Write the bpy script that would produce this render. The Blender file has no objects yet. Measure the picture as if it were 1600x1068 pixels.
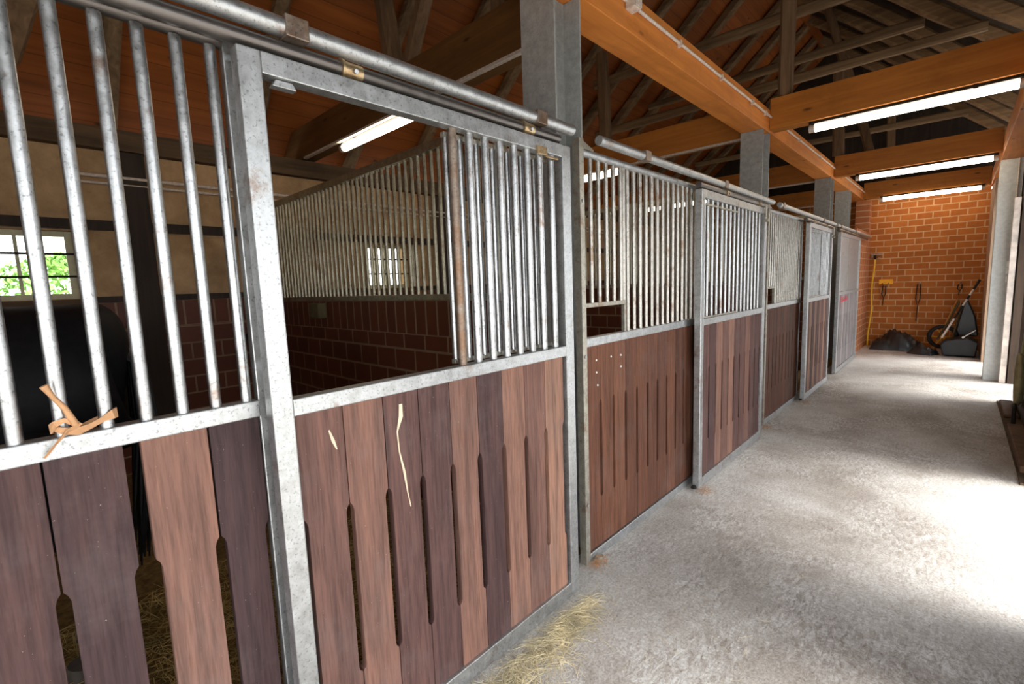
import bpy, bmesh, math, random
from mathutils import Vector, Matrix
random.seed(7)
PI = math.pi
S = bpy.context.scene
COL = S.collection

# ---------------------------------------------------------------- camera
def cam_axes(yaw, pitch, roll):
    F = Vector((-math.sin(yaw)*math.cos(pitch), math.cos(yaw)*math.cos(pitch), math.sin(pitch)))
    R = F.cross(Vector((0, 0, 1))).normalized()
    U = R.cross(F)
    c, s = math.cos(roll), math.sin(roll)
    return c*R + s*U, -s*R + c*U, F
cd = bpy.data.cameras.new('camera'); cam = bpy.data.objects.new('camera', cd); COL.objects.link(cam)
cd.sensor_width = 36; cd.lens = 735.0/1600*36; cd.clip_start = .02
R_, U_, F_ = cam_axes(.7594, -.1201, -.0365)
M4 = Matrix(((R_.x, U_.x, -F_.x, 1.4445), (R_.y, U_.y, -F_.y, 0), (R_.z, U_.z, -F_.z, 1.6), (0, 0, 0, 1)))
cam.matrix_world = M4
S.camera = cam

# ---------------------------------------------------------------- world, sun, exposure
W = bpy.data.worlds.new('world'); S.world = W; W.use_nodes = True
bg = W.node_tree.nodes['Background']; bg.inputs[0].default_value = (.93, .965, 1, 1); bg.inputs[1].default_value = 4.6
sl = bpy.data.lights.new('sun', 'SUN'); sun = bpy.data.objects.new('sun', sl); COL.objects.link(sun)
sl.energy = 10; sl.angle = math.radians(34); sl.color = (1, .96, .9)
sun.rotation_euler = Vector((1.0, .10, 1.25)).to_track_quat('Z', 'Y').to_euler(); sun.location = (8, 4, 9)
S.view_settings.view_transform = 'Standard'; S.view_settings.look = 'None'
S.view_settings.gamma = 1; S.view_settings.exposure = 0.12; S.view_settings.use_curve_mapping = False
S.cycles.max_bounces = 8; S.cycles.diffuse_bounces = 5; S.cycles.sample_clamp_indirect = 8

# ---------------------------------------------------------------- materials
class NT:
    def __init__(s, name):
        s.m = bpy.data.materials.new(name); s.m.use_nodes = True; s.t = s.m.node_tree
        s.b = s.t.nodes['Principled BSDF']; s.L = s.t.links.new
    def n(s, typ, **kw):
        d = s.t.nodes.new(typ)
        for k, v in kw.items():
            if k.startswith('i_'):
                key = k[2:]; key = int(key) if key.isdigit() else key.replace('_', ' ')
                d.inputs[key].default_value = v
            else: setattr(d, k, v)
        return d
    def coord(s, scale=(1, 1, 1), kind='Object', rnd=False):
        tc = s.n('ShaderNodeTexCoord'); mp = s.n('ShaderNodeMapping')
        mp.inputs['Scale'].default_value = scale
        s.L(tc.outputs[kind], mp.inputs['Vector'])
        if rnd:
            oi = s.n('ShaderNodeObjectInfo'); ml = s.n('ShaderNodeMath', operation='MULTIPLY'); ml.inputs[1].default_value = 37
            s.L(oi.outputs['Random'], ml.inputs[0]); s.L(ml.outputs[0], mp.inputs['Location'])
        return mp.outputs[0]
    def noise(s, v, scale, detail=4, rough=.6, dist=0):
        d = s.n('ShaderNodeTexNoise'); d.inputs['Scale'].default_value = scale; d.inputs['Detail'].default_value = detail
        d.inputs['Roughness'].default_value = rough; d.inputs['Distortion'].default_value = dist
        s.L(v, d.inputs['Vector']); return d.outputs['Fac']
    def ramp(s, f, stops):
        d = s.n('ShaderNodeValToRGB'); e = d.color_ramp.elements
        while len(e) < len(stops): e.new(.5)
        for q, (p, c) in zip(e, stops):
            q.position = p; q.color = (*c, 1) if len(c) == 3 else c
        s.L(f, d.inputs[0]); return d.outputs[0]
    def mix(s, f, a, b, mode='MIX'):
        d = s.n('ShaderNodeMix', data_type='RGBA', blend_type=mode)
        for sock, v in ((d.inputs[0], f), (d.inputs[6], a), (d.inputs[7], b)):
            if isinstance(v, (int, float)): sock.default_value = v
            elif isinstance(v, tuple): sock.default_value = (*v, 1)
            else: s.L(v, sock)
        return d.outputs[2]
    def bump(s, h, strength, dist=.01):
        d = s.n('ShaderNodeBump'); d.inputs['Strength'].default_value = strength; d.inputs['Distance'].default_value = dist
        s.L(h, d.inputs['Height']); s.L(d.outputs[0], s.b.inputs['Normal'])
    def out(s, color=None, rough=.6, metal=0, spec=.5):
        if color is not None:
            if isinstance(color, tuple): s.b.inputs['Base Color'].default_value = (*color, 1)
            else: s.L(color, s.b.inputs['Base Color'])
        if isinstance(rough, (int, float)): s.b.inputs['Roughness'].default_value = rough
        else: s.L(rough, s.b.inputs['Roughness'])
        s.b.inputs['Metallic'].default_value = metal
        s.b.inputs['Specular IOR Level'].default_value = spec
        return s.m

def galvanised(name, lo, hi, rust=.62, metal=.9, rough=.42, speck=.6):
    t = NT(name); v = t.coord(rnd=True)
    a = t.noise(v, 24, 6, .7); c = t.ramp(a, [(.32, lo), (.68, hi)])
    sp = t.noise(v, 120, 3, .6); c = t.mix(t.ramp(sp, [(.57, (0, 0, 0)), (.68, (speck, speck, speck))]), c, tuple(x*.35 for x in lo))
    r = t.noise(v, 4.5, 6, .75); c = t.mix(t.ramp(r, [(rust, (0, 0, 0)), (rust+.10, (.65, .65, .65))]), c, (.20, .10, .045))
    rr = t.ramp(a, [(.3, (rough-.08,)*3), (.7, (rough+.1,)*3)])
    t.bump(sp, .10, .002)
    return t.out(c, rr, metal)
galv = galvanised('galvanised_steel', (.36, .365, .36), (.56, .575, .58), .59, .85, .42)
galv_warm = galvanised('weathered_galvanised_steel', (.30, .28, .23), (.50, .47, .40), .54, .7, .45)
galv_dull = galvanised('dull_brown_grey_steel', (.30, .27, .19), (.52, .48, .36), .55, .85, .38)
galv_bar = galvanised('galvanised_bar_steel', (.34, .34, .335), (.58, .59, .595), .58, .95, .34)
galv_bar_warm = galvanised('browned_galvanised_bar_steel', (.34, .32, .28), (.60, .57, .52), .56, .92, .36)
col_paint = galvanised('grey_column_steel', (.235, .24, .23), (.37, .375, .36), .64, .1, .55, .3)
daylit_col = galvanised('daylit_column_steel', (.50, .51, .49), (.66, .67, .65), .68, .05, .5, .2)  # lighter copy of the column steel, daylight glare put into its colour
dark_tube = galvanised('dark_rolled_steel', (.12, .105, .095), (.15, .135, .125), .66, .8, .34, .0)
strap_m = galvanised('brown_stained_strap_steel', (.17, .12, .09), (.33, .27, .22), .5, .7, .45)
brass = galvanised('rusted_brass_steel', (.32, .20, .10), (.62, .48, .28), .5, .8, .35)

def boards_mat(name, stops, grain=(26, 26, 1.6), rough=.68, spec=.18, dirt=.22):
    """hardwood boards: tone per board from the face attribute 'tone', grain running along local z"""
    t = NT(name); at = t.n('ShaderNodeAttribute', attribute_name='tone')
    tc = t.n('ShaderNodeTexCoord'); ad = t.n('ShaderNodeVectorMath', operation='MULTIPLY_ADD')
    ad.inputs[1].default_value = (3, 17, 41)
    sx = t.n('ShaderNodeCombineXYZ'); 
    for i in range(3): t.L(at.outputs['Fac'], sx.inputs[i])
    t.L(sx.outputs[0], ad.inputs[0]); t.L(tc.outputs['Object'], ad.inputs[2])
    mp = t.n('ShaderNodeMapping'); mp.inputs['Scale'].default_value = grain; t.L(ad.outputs[0], mp.inputs['Vector'])
    base = t.ramp(at.outputs['Fac'], stops)
    g = t.noise(mp.outputs[0], 1.0, 6, .65, .6)
    g2 = t.noise(mp.outputs[0], 4.5, 4, .6, .2)
    c = t.mix(.75, base, t.ramp(g, [(.25, (.30, .28, .28)), (.48, (.95, .93, .93)), (.72, (1.55, 1.42, 1.30))]), 'MULTIPLY')
    c = t.mix(.5, c, t.ramp(g2, [(.3, (.40, .38, .38)), (.55, (1.12, 1.12, 1.12))]), 'MULTIPLY')
    n1 = t.noise(tc.outputs['Object'], 3.2, 5, .7)
    c = t.mix(t.ramp(n1, [(.5, (0, 0, 0)), (.75, (dirt, dirt, dirt))]), c, (.20, .17, .16))
    n2 = t.noise(tc.outputs['Object'], 150, 2, .5)
    c = t.mix(t.ramp(n2, [(.74, (0, 0, 0)), (.78, (.4, .4, .4))]), c, (.6, .5, .4))
    t.bump(g2, .25, .003)
    return t.out(c, rough, 0, spec)
HW = [(0, (.055, .033, .034)), (.35, (.108, .058, .051)), (.7, (.225, .122, .090)), (1, (.36, .21, .145))]
hardwood = boards_mat('red_hardwood', HW)
hardwood_brown = boards_mat('brown_hardwood', [(0, (.075, .033, .022)), (.5, (.145, .062, .037)), (1, (.23, .11, .066))])
greywood = boards_mat('grey_weathered_boards', [(0, (.16, .15, .16)), (.5, (.25, .23, .23)), (1, (.38, .35, .33))])

def timber(name, lo, hi, axis, knots=True, rough=.55, band=None):
    """sawn timber, grain along axis"""
    t = NT(name); sc = [14, 14, 14]; sc[axis] = .9
    v = t.coord(tuple(sc), rnd=True); g = t.noise(v, 1, 6, .62, .9)
    c = t.ramp(g, [(.25, lo), (.7, hi)])
    if knots:
        v2 = t.coord(tuple((2.2 if i == axis else 6.5) for i in range(3)), rnd=True)
        vo = t.n('ShaderNodeTexVoronoi'); vo.inputs['Scale'].default_value = 1; t.L(v2, vo.inputs['Vector'])
        c = t.mix(t.ramp(vo.outputs['Distance'], [(.05, (.85, .85, .85)), (.12, (0, 0, 0))]), c, tuple(x*.25 for x in lo))
    v3 = t.coord((1, 1, 1), rnd=True)
    c = t.mix(t.ramp(t.noise(v3, 2.3, 5, .7), [(.5, (0, 0, 0)), (.8, (.5, .5, .5))]), c, tuple(x*.5 for x in lo))
    t.bump(g, .2, .004)
    return t.out(c, rough, 0, .35)
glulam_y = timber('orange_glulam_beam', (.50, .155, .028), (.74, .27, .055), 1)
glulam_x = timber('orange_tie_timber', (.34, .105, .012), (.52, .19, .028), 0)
old_x = timber('old_grey_brown_timber_cross', (.11, .065, .032), (.28, .18, .095), 0, False, .8)
tie_shaded = timber('shaded_tie_timber', (.10, .042, .011), (.19, .085, .024), 0)  # same wood as the other ties, darkened to stand for shade
old_light = timber('pale_rough_rafter_timber', (.11, .062, .030), (.34, .205, .10), 0, False, .85)
old_y = timber('old_grey_brown_timber_long', (.06, .035, .02), (.15, .09, .045), 1, False, .8)
old_z = timber('old_grey_brown_timber_upright', (.10, .055, .028), (.26, .155, .08), 2, False, .8)
dark_oak = timber('dark_stained_oak', (.018, .012, .009), (.05, .03, .02), 2, False, .7)
right_oak = timber('brown_wall_boarding', (.035, .022, .014), (.09, .055, .035), 2, False, .7)

def roof_boards(name, lo, hi, width, knots):
    t = NT(name); v = t.coord((1, 1, 1))
    sep = t.n('ShaderNodeSeparateXYZ'); t.L(v, sep.inputs[0])
    # slope coordinate from height; boards run along y
    m = t.n('ShaderNodeMath', operation='MULTIPLY'); m.inputs[1].default_value = 1/width; t.L(sep.outputs['Z'], m.inputs[0])
    fl = t.n('ShaderNodeMath', operation='FLOOR'); t.L(m.outputs[0], fl.inputs[0])
    fr = t.n('ShaderNodeMath', operation='FRACT'); t.L(m.outputs[0], fr.inputs[0])
    wn = t.n('ShaderNodeTexWhiteNoise', noise_dimensions='1D'); t.L(fl.outputs[0], wn.inputs['W'])
    v2 = t.coord((8, .8, 16)); g = t.noise(v2, 1, 5, .6, .5)
    c = t.ramp(g, [(.3, lo), (.7, hi)])
    c = t.mix(.55, c, t.ramp(wn.outputs['Value'], [(0, (.6, .6, .6)), (1, (1.2, 1.2, 1.2))]), 'MULTIPLY')
    c = t.mix(t.ramp(fr.outputs[0], [(.0, (.85, .85, .85)), (.05, (0, 0, 0))]), c, tuple(x*.15 for x in lo))
    if knots:
        vo = t.n('ShaderNodeTexVoronoi'); vo.inputs['Scale'].default_value = 1; t.L(t.coord((4, 2.2, 4)), vo.inputs['Vector'])
        c = t.mix(t.ramp(vo.outputs['Distance'], [(.05, (.8, .8, .8)), (.10, (0, 0, 0))]), c, tuple(x*.2 for x in lo))
    return t.out(c, .6, 0, .3)
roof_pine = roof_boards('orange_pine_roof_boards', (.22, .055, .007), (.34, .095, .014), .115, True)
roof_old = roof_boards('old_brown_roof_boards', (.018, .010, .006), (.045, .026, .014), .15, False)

def brick_mat(name, axis, c1, c2, mortar, w=.25, h=.125, m=.01, soldier=None, top=0, rough=.75, swap=False):
    """axis 'x' or 'y': the wall's horizontal direction; bricks from world height"""
    t = NT(name); tc = t.n('ShaderNodeTexCoord'); sep = t.n('ShaderNodeSeparateXYZ'); t.L(tc.outputs['Object'], sep.inputs[0])
    cb = t.n('ShaderNodeCombineXYZ'); t.L(sep.outputs['X' if axis == 'x' else 'Y'], cb.inputs[0]); t.L(sep.outputs['Z'], cb.inputs[1])
    def br(wd, ht, off, sh):
        mp = t.n('ShaderNodeMapping'); mp.inputs['Location'].default_value = (0, sh, 0); t.L(cb.outputs[0], mp.inputs['Vector'])
        b = t.n('ShaderNodeTexBrick'); b.offset = off; b.inputs['Scale'].default_value = 1
        b.inputs['Color1'].default_value = (*c1, 1); b.inputs['Color2'].default_value = (*c2, 1); b.inputs['Mortar'].default_value = (*mortar, 1)
        b.inputs['Mortar Size'].default_value = m; b.inputs['Mortar Smooth'].default_value = .15; b.inputs['Bias'].default_value = 0
        b.inputs['Brick Width'].default_value = wd; b.inputs['Row Height'].default_value = ht
        t.L(mp.outputs[0], b.inputs['Vector']); return b
    b = br(w, h, .5, 0); col, fac = b.outputs['Color'], b.outputs['Fac']
    if soldier:
        z0, z1 = soldier
        b2 = br(.127, z1-z0, 0, -z0)
        gt = t.n('ShaderNodeMath', operation='GREATER_THAN'); gt.inputs[1].default_value = z0; t.L(sep.outputs['Z'], gt.inputs[0])
        col = t.mix(gt.outputs[0], col, b2.outputs['Color'])
        mx = t.n('ShaderNodeMix'); t.L(gt.outputs[0], mx.inputs[0]); t.L(fac, mx.inputs[2]); t.L(b2.outputs['Fac'], mx.inputs[3]); fac = mx.outputs[0]
    nz = t.noise(tc.outputs['Object'], 6, 5, .7); col = t.mix(.5, col, t.ramp(nz, [(.3, (.65, .65, .65)), (.7, (1.15, 1.15, 1.15))]), 'MULTIPLY')
    inv = t.n('ShaderNodeMath', operation='SUBTRACT'); inv.inputs[0].default_value = 1; t.L(fac, inv.inputs[1])
    t.bump(inv.outputs[0], .4, .004)
    return t.out(col, rough, 0, .35)
brick_end = brick_mat('orange_brick', 'x', (.38, .112, .016), (.48, .155, .026), (.58, .35, .18), m=.010)
brick_left = brick_mat('orange_brick_side', 'y', (.40, .13, .045), (.50, .18, .07), (.58, .38, .25), m=.010)
brick_part = brick_mat('dark_red_partition_brick', 'x', (.085, .022, .009), (.125, .034, .013), (.24, .16, .10), w=.26, h=.165, m=.009, soldier=(1.265, 1.52), rough=.5)
brick_back = brick_mat('dark_red_back_brick', 'y', (.11, .024, .009), (.15, .036, .013), (.26, .15, .085), w=.26, h=.165, m=.009, soldier=(1.33, 1.58), rough=.5)

def plaster_mat():
    t = NT('stained_cream_plaster'); v = t.coord()
    c = t.ramp(t.noise(v, 2.5, 6, .7), [(.3, (.32, .19, .095)), (.65, (.56, .37, .20))])
    c = t.mix(t.ramp(t.noise(v, 17, 5, .75, 1.5), [(.62, (0, 0, 0)), (.72, (.7, .7, .7))]), c, (.12, .07, .035))
    t.bump(t.noise(v, 30, 4), .3, .01); return t.out(c, .9, 0, .1)
plaster = plaster_mat()

def floor_mat():
    t = NT('brushed_stable_concrete'); tc = t.n('ShaderNodeTexCoord'); v = tc.outputs['Object']
    big = t.noise(v, .75, 5, .6, .5)
    c = t.ramp(big, [(.34, (.30, .255, .22)), (.45, (.44, .395, .35)), (.56, (.60, .565, .525)), (.70, (.76, .745, .72))])
    mp = t.n('ShaderNodeMapping'); mp.inputs['Scale'].default_value = (30, 11, 1); mp.inputs['Rotation'].default_value = (0, 0, .5); t.L(v, mp.inputs['Vector'])
    br = t.noise(mp.outputs[0], 1.5, 7, .78, .6)                    # broom strokes
    pat = t.noise(v, 1.9, 6, .7, .8)                                # worn lime patches
    mk = t.n('ShaderNodeMath', operation='MULTIPLY'); t.L(t.ramp(br, [(.42, (0, 0, 0)), (.58, (1, 1, 1))]), mk.inputs[0]); t.L(t.ramp(pat, [(.40, (.15, .15, .15)), (.6, (.85, .85, .85))]), mk.inputs[1])
    c = t.mix(mk.outputs[0], c, (.80, .79, .77))
    c = t.mix(t.ramp(br, [(.30, (.55, .55, .55)), (.42, (0, 0, 0))]), c, (.24, .20, .17))
    fine = t.noise(v, 75, 5, .8)
    c = t.mix(.75, c, t.ramp(fine, [(.36, (.50, .48, .46)), (.58, (1.12, 1.12, 1.12))]), 'MULTIPLY')
    sp = t.noise(v, 21, 6, .85, .4)
    c = t.mix(t.ramp(sp, [(.60, (0, 0, 0)), (.70, (.5, .5, .5))]), c, (.24, .19, .155))
    mx = t.n('ShaderNodeMath', operation='ADD'); t.L(br, mx.inputs[0]); t.L(fine, mx.inputs[1])
    t.bump(mx.outputs[0], .8, .008)
    return t.out(c, .6, 0, .45)
concrete = floor_mat()

def flat(name, c, rough=.6, metal=0, var=.25, scale=12, spec=.4):
    t = NT(name); v = t.coord(rnd=True)
    col = t.ramp(t.noise(v, scale, 5, .65), [(.3, tuple(x*(1-var) for x in c)), (.7, tuple(min(1, x*(1+var)) for x in c))])
    return t.out(col, rough, metal, spec)
straw_m = flat('golden_straw', (.48, .34, .12), .7, 0, .45, 9)
hay_m = flat('pale_hay', (.62, .53, .33), .7, 0, .45, 9)
bedding_m = flat('trodden_straw_bed', (.22, .14, .05), .9, 0, .5, 22)
raffia_m = flat('dry_raffia', (.50, .27, .13), .7, 0, .25, 20)
horse_m = flat('black_horse_coat', (.006, .006, .007), .6, 0, .4, 30, .15)
mane_m = flat('black_horse_hair', (.006, .006, .007), .5, 0, .4, 60)
hoof_m = flat('horn', (.10, .08, .06), .5)
yellow_m = flat('yellow_rubber', (.85, .50, .02), .45, 0, .1)
yellow_box_m = flat('yellow_plastic', (.90, .42, .01), .45, 0, .15)
black_m = flat('black_plastic', (.012, .013, .015), .38, 0, .4, 8)
bag_m = flat('black_sheeting', (.014, .017, .020), .3, 0, .5, 5, .6)
rubber_m = flat('black_rubber', (.012, .012, .012), .7)
white_m = flat('white_plastic', (.82, .82, .80), .4, 0, .05)
dusty_white = flat('dusty_white_conduit', (.62, .52, .44), .6, 0, .25, 40)
window_paint = flat('cream_window_paint', (.60, .56, .36), .5, 0, .15)
iron_m = flat('dark_iron', (.03, .025, .02), .6, .6)
limestone = flat('lime_washed_reveal', (.55, .50, .40), .9, 0, .3)
hemp_m = flat('hemp_rope', (.38, .32, .17), .85)
red_paint = flat('red_marker', (.55, .02, .05), .6, 0, .1)
chalk_m = flat('cream_dropping_streak', (.72, .58, .42), .8, 0, .2)
olive_m = flat('olive_canvas', (.09, .07, .03), .8)
curb_m = flat('brown_curb_dirt', (.11, .075, .045), .95, 0, .5, 14)
wood_sill = flat('worn_brown_plank', (.14, .075, .04), .7, 0, .4, 14)
white_post = flat('whitened_post', (.66, .57, .50), .7, 0, .3, 9)
leaf_m = flat('green_leaves', (.16, .34, .06), .5, 0, .6, 3)
ground_m = flat('pale_yard_gravel', (.26, .25, .23), .95, 0, .2, 5)
rooftile_m = flat('roof_tile', (.18, .07, .05), .8)
end_plaster = flat('brown_plaster', (.40, .27, .18), .9, 0, .2, 5)
tube_m = NT('lamp_tube'); tube_m.b.inputs['Emission Color'].default_value = (1, .86, .66, 1); tube_m.b.inputs['Emission Strength'].default_value = 16.0
tube_m = tube_m.out((.9, .9, .88), .4)
t_ = NT('window_glass'); t_.b.inputs['Transmission Weight'].default_value = 1; t_.b.inputs['IOR'].default_value = 1.02
glass_m = t_.out((.97, .99, .96), .02)
# ---------------------------------------------------------------- geometry helpers
class MB:
    def __init__(s): s.v = []; s.f = []; s.sm = []; s.tone = []; s.t = 0.5
    def add(s, vs, fs, smooth=False):
        o = len(s.v); s.v += [tuple(p) for p in vs]
        for f in fs: s.f.append([o+i for i in f]); s.sm.append(smooth); s.tone.append(s.t)
        return s
    def box(s, x0, x1, y0, y1, z0, z1):
        return s.add([(x0,y0,z0),(x1,y0,z0),(x1,y1,z0),(x0,y1,z0),(x0,y0,z1),(x1,y0,z1),(x1,y1,z1),(x0,y1,z1)],
              [(3,2,1,0),(4,5,6,7),(0,1,5,4),(1,2,6,5),(2,3,7,6),(3,0,4,7)])
    def tube(s, pts, r, n=10, cap=True, up=None):
        pts = [Vector(p) for p in pts]; rr = r if isinstance(r, (list, tuple)) else [r]*len(pts)
        rings = []; prev = None
        for i, p in enumerate(pts):
            d = (pts[min(i+1, len(pts)-1)] - pts[max(i-1, 0)]).normalized()
            if prev is None:
                a = Vector((0, 0, 1)) if abs(d.z) < .9 else Vector((1, 0, 0)); u = d.cross(a).normalized()
            else: u = (prev - d*prev.dot(d)).normalized()
            prev = u; w = d.cross(u)
            rings.append([p + (u*math.cos(2*PI*k/n) + w*math.sin(2*PI*k/n))*rr[i] for k in range(n)])
        vs = [q for r_ in rings for q in r_]; fs = []
        for i in range(len(pts)-1):
            for k in range(n): fs.append((i*n+k, i*n+(k+1) % n, (i+1)*n+(k+1) % n, (i+1)*n+k))
        s.add(vs, fs, True)
        if cap: s.add(rings[0], [tuple(range(n))[::-1]]); s.add(rings[-1], [tuple(range(n))])
        return s
    def prism(s, outline, axis, a, b):
        """outline: 2D points in the other two axes; extruded from a to b along axis"""
        def P(p, t):
            if axis == 'x': return (t, p[0], p[1])
            if axis == 'y': return (p[0], t, p[1])
            return (p[0], p[1], t)
        n = len(outline); vs = [P(p, a) for p in outline] + [P(p, b) for p in outline]
        return s.add(vs, [tuple(range(n))[::-1], tuple(range(n, 2*n))] + [(i, (i+1) % n, n+(i+1) % n, n+i) for i in range(n)])
    def bar(s, p, q, w, h):
        """rectangular timber from p to q: w across, h deep"""
        p, q = Vector(p), Vector(q); d = (q-p).normalized(); a = Vector((0, 0, 1)) if abs(d.z) < .95 else Vector((1, 0, 0))
        u = d.cross(a).normalized()*w/2; v = d.cross(u).normalized()*h/2
        vs = [c + i*u + j*v for c in (p, q) for i, j in ((-1,-1),(1,-1),(1,1),(-1,1))]
        return s.add(vs, [(3,2,1,0),(4,5,6,7),(0,1,5,4),(1,2,6,5),(2,3,7,6),(3,0,4,7)])
    def ribbon(s, pts, w, th=.001, side=None):
        pts = [Vector(p) for p in pts]; vs = []; 
        for i, p in enumerate(pts):
            d = (pts[min(i+1, len(pts)-1)] - pts[max(i-1, 0)]).normalized()
            sd = (Vector(side) if side else Vector((0, 0, 1))); u = (sd - d*sd.dot(d)).normalized(); nn = d.cross(u)*th
            ww = w[i] if isinstance(w, (list, tuple)) else w
            vs += [p - u*ww/2 - nn, p + u*ww/2 - nn, p + u*ww/2 + nn, p - u*ww/2 + nn]
        fs = [(3, 2, 1, 0), tuple(len(vs)-4+k for k in range(4))]
        for i in range(len(pts)-1):
            for k in range(4): fs.append((i*4+k, i*4+(k+1) % 4, i*4+4+(k+1) % 4, i*4+4+k))
        return s.add(vs, fs)
    def mesh(s, name):
        me = bpy.data.meshes.new(name); me.from_pydata(s.v, [], s.f)
        me.polygons.foreach_set('use_smooth', s.sm)
        a = me.attributes.new('tone', 'FLOAT', 'FACE'); a.data.foreach_set('value', s.tone)
        bm = bmesh.new(); bm.from_mesh(me); bmesh.ops.recalc_face_normals(bm, faces=bm.faces); bm.to_mesh(me); bm.free()
        me.update(); return me
    def build(s, name, m, parent=None, bevel=0, label=None):
        me = s.mesh(name); me.materials.append(m)
        o = bpy.data.objects.new(name, me); COL.objects.link(o)
        if parent: o.parent = parent
        if label: o['label'] = label
        if bevel:
            b = o.modifiers.new('bevel', 'BEVEL'); b.width = bevel; b.segments = 2; b.limit_method = 'ANGLE'; b.angle_limit = .9
        return o
def tag(o, label, cat, group=None, kind=None):
    o['label'] = label; o['category'] = cat
    if group: o['group'] = group
    if kind: o['kind'] = kind
    return o
def thing(name, loc, label, cat, group=None):
    o = bpy.data.objects.new(name, None); COL.objects.link(o); o.location = loc; o.empty_display_size = .1
    return tag(o, label, cat, group)
def struct(name, mb, m, bevel=0):
    o = mb.build(name, m, None, bevel); o['kind'] = 'structure'; return o
def rel(root):
    """builder of parts in world coordinates under a root placed at its base"""
    off = Vector(root.location)
    def f(name, mb, m, bevel=0, label=None, parent=None):
        mb.v = [tuple(Vector(p) - off) for p in mb.v]
        o = mb.build(name, m, parent or root, bevel, label); return o
    return f
bar_cache = {}
def place_bar(root, x, y, z0, z1, r, m, name='bar', parent=None):
    key = (round(z1-z0, 3), r, m.name, name)
    if key not in bar_cache:
        mb = MB(); mb.tube([(0, 0, 0), (0, 0, z1-z0)], r, 12); me = mb.mesh(name); me.materials.append(m); bar_cache[key] = me
    o = bpy.data.objects.new(name, bar_cache[key]); COL.objects.link(o); o.parent = parent or root
    o.location = Vector((x, y, z0)) - Vector(root.location); return o

# ---------------------------------------------------------------- setting
struct('floor', MB().box(-.10, 1.86, -6, 12.8, -.15, 0).box(1.86, 5.5, -6, 4.95, -.15, 0).box(1.86, 5.5, 8.0, 11.3, -.15, 0), concrete)
o = MB().box(5.5, 40, -40, 50, -.3, -.01).box(-40, 5.5, -40, -6, -.3, -.01).box(-40, -4.3, -6, 50, -.3, -.01).build('yard_ground', ground_m); o['kind'] = 'structure'
struct('trim_1', MB().box(1.86, 2.0, 4.95, 8.0, -.15, .012), curb_m)
struct('stall_floor', MB().box(-4.0, -.10, -3.0, 12.8, -.15, .0), bedding_m)
RX, RZ, SL = -.85, 6.325, .9
def roof_z(x): return 2.95 + SL*(x+4.6) if x < RX else 2.95 + SL*(2.9-x)
# back wall with three window openings
WIN = [(-.27, .42), (3.13, 3.82), (6.53, 7.22)]
def back_wall():
    low = MB().box(-4.3, -4, -6, 12.8, -.15, 1.58)
    up = MB(); ys = [-6] + [v for w in WIN for v in w] + [12.8]
    for i in range(0, len(ys), 2): up.box(-4.3, -4.012, ys[i], ys[i+1], 1.585, 2.88)
    for a, b in WIN: up.box(-4.3, -4.012, a, b, 2.19, 2.88); up.box(-4.3, -4.012, a, b, 1.585, 1.62)
    struct('wall_back', low, brick_back); struct('wall_back', up, plaster)
back_wall()
struct('trim_2', MB().box(-4.2, -3.93, -6, 12.8, 2.885, 3.06), old_y)
tr = MB()
for a, b in ((-6, .74), (.97, 4.20), (4.43, 7.6), (7.83, 12.8)): tr.box(-4.02, -3.975, a, b, 2.20, 2.285)
for a, b in ((-6, -.27), (.42, .74), (.97, 3.13), (3.82, 4.20), (4.43, 6.53), (7.22, 12.8)): tr.box(-4.02, -3.985, a, b, 1.575, 1.63)
struct('trim_3', tr, dark_oak)
for k, y in enumerate((.745, 4.205, 7.605)): struct('trim_%d' % (4+k), MB().box(-4.03, -3.96, y, y+.22, 0, 2.88), dark_oak)
for k, (a, b) in enumerate(WIN):
    z0, z1 = 1.62, 2.19; x = -4.12
    fr = MB()
    for q in ((a, a+.05, z0, z1), (b-.05, b, z0, z1), (a+.05, b-.05, z0, z0+.045), (a+.05, b-.05, z1-.045, z1)): fr.box(x-.04, x, *q)
    fo = struct('window_%d' % (k+1), fr, window_paint, .003)
    mu = MB()
    for j in (1, 2, 3): yy = a+.05+(b-a-.1)*j/4; mu.box(x-.03, x-.005, yy-.012, yy+.012, z0+.045, z1-.045)
    mu.build('muntin', window_paint, fo)
    ib = MB()
    for j in (1, 2): zz = z0+(z1-z0)*j/3; ib.box(x+.003, x+.018, a+.002, b-.002, zz-.009, zz+.009)
    ib.build('iron_bar', iron_m, fo)
    MB().box(x-.02, x-.016, a+.05, b-.05, z0+.045, z1-.045).build('pane', glass_m, fo)
    rv = MB().box(-4.11, -3.985, b+.002, b+.028, z0-.02, z1+.0).box(-4.11, -3.985, a-.028, a-.002, z0-.02, z1)
    rv.build('reveal', limestone, fo)
    MB().box(-4.11, -3.95, a-.03, b+.03, z0-.045, z0-.005).build('sill', old_y, fo)
# end wall, side brick wall, pier
struct('wall_end', MB().box(-4.3, 1.80, 12.8, 13.1, -.15, 3.25), brick_end)
struct('wall_left', MB().box(-.15, .020, 10.92, 12.795, 0, 2.42).box(-.22, .020, 12.45, 12.795, 2.42, 3.08), brick_left)
struct('wall_front_light_block', MB().box(-4.0, -.10, -3.2, -3.0, -.15, 3.05), end_plaster)  # unseen wall added behind the camera to keep the stalls dark
struct('wall_gable', MB().prism([(-4.5, 3.06), (-.1, 3.06), (-.1, 2.35), (2.9, 2.35), (2.9, 3.03), (RX, RZ+.09)], 'y', -3.2, -3.1), dark_oak)  # unseen front gable, its lintel set low to hold daylight off the beams
struct('wall_gable', MB().prism([(-4.38, 3.255), (-4.38, roof_z(-4.38)+.145), (RX, RZ+.145), (2.66, roof_z(2.66)+.145), (2.66, 3.255)], 'y', 12.845, 12.95), dark_oak)
struct('wall_right', MB().box(1.80, 2.0, 11.3, 13.1, -.15, 3.05), end_plaster)
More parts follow.
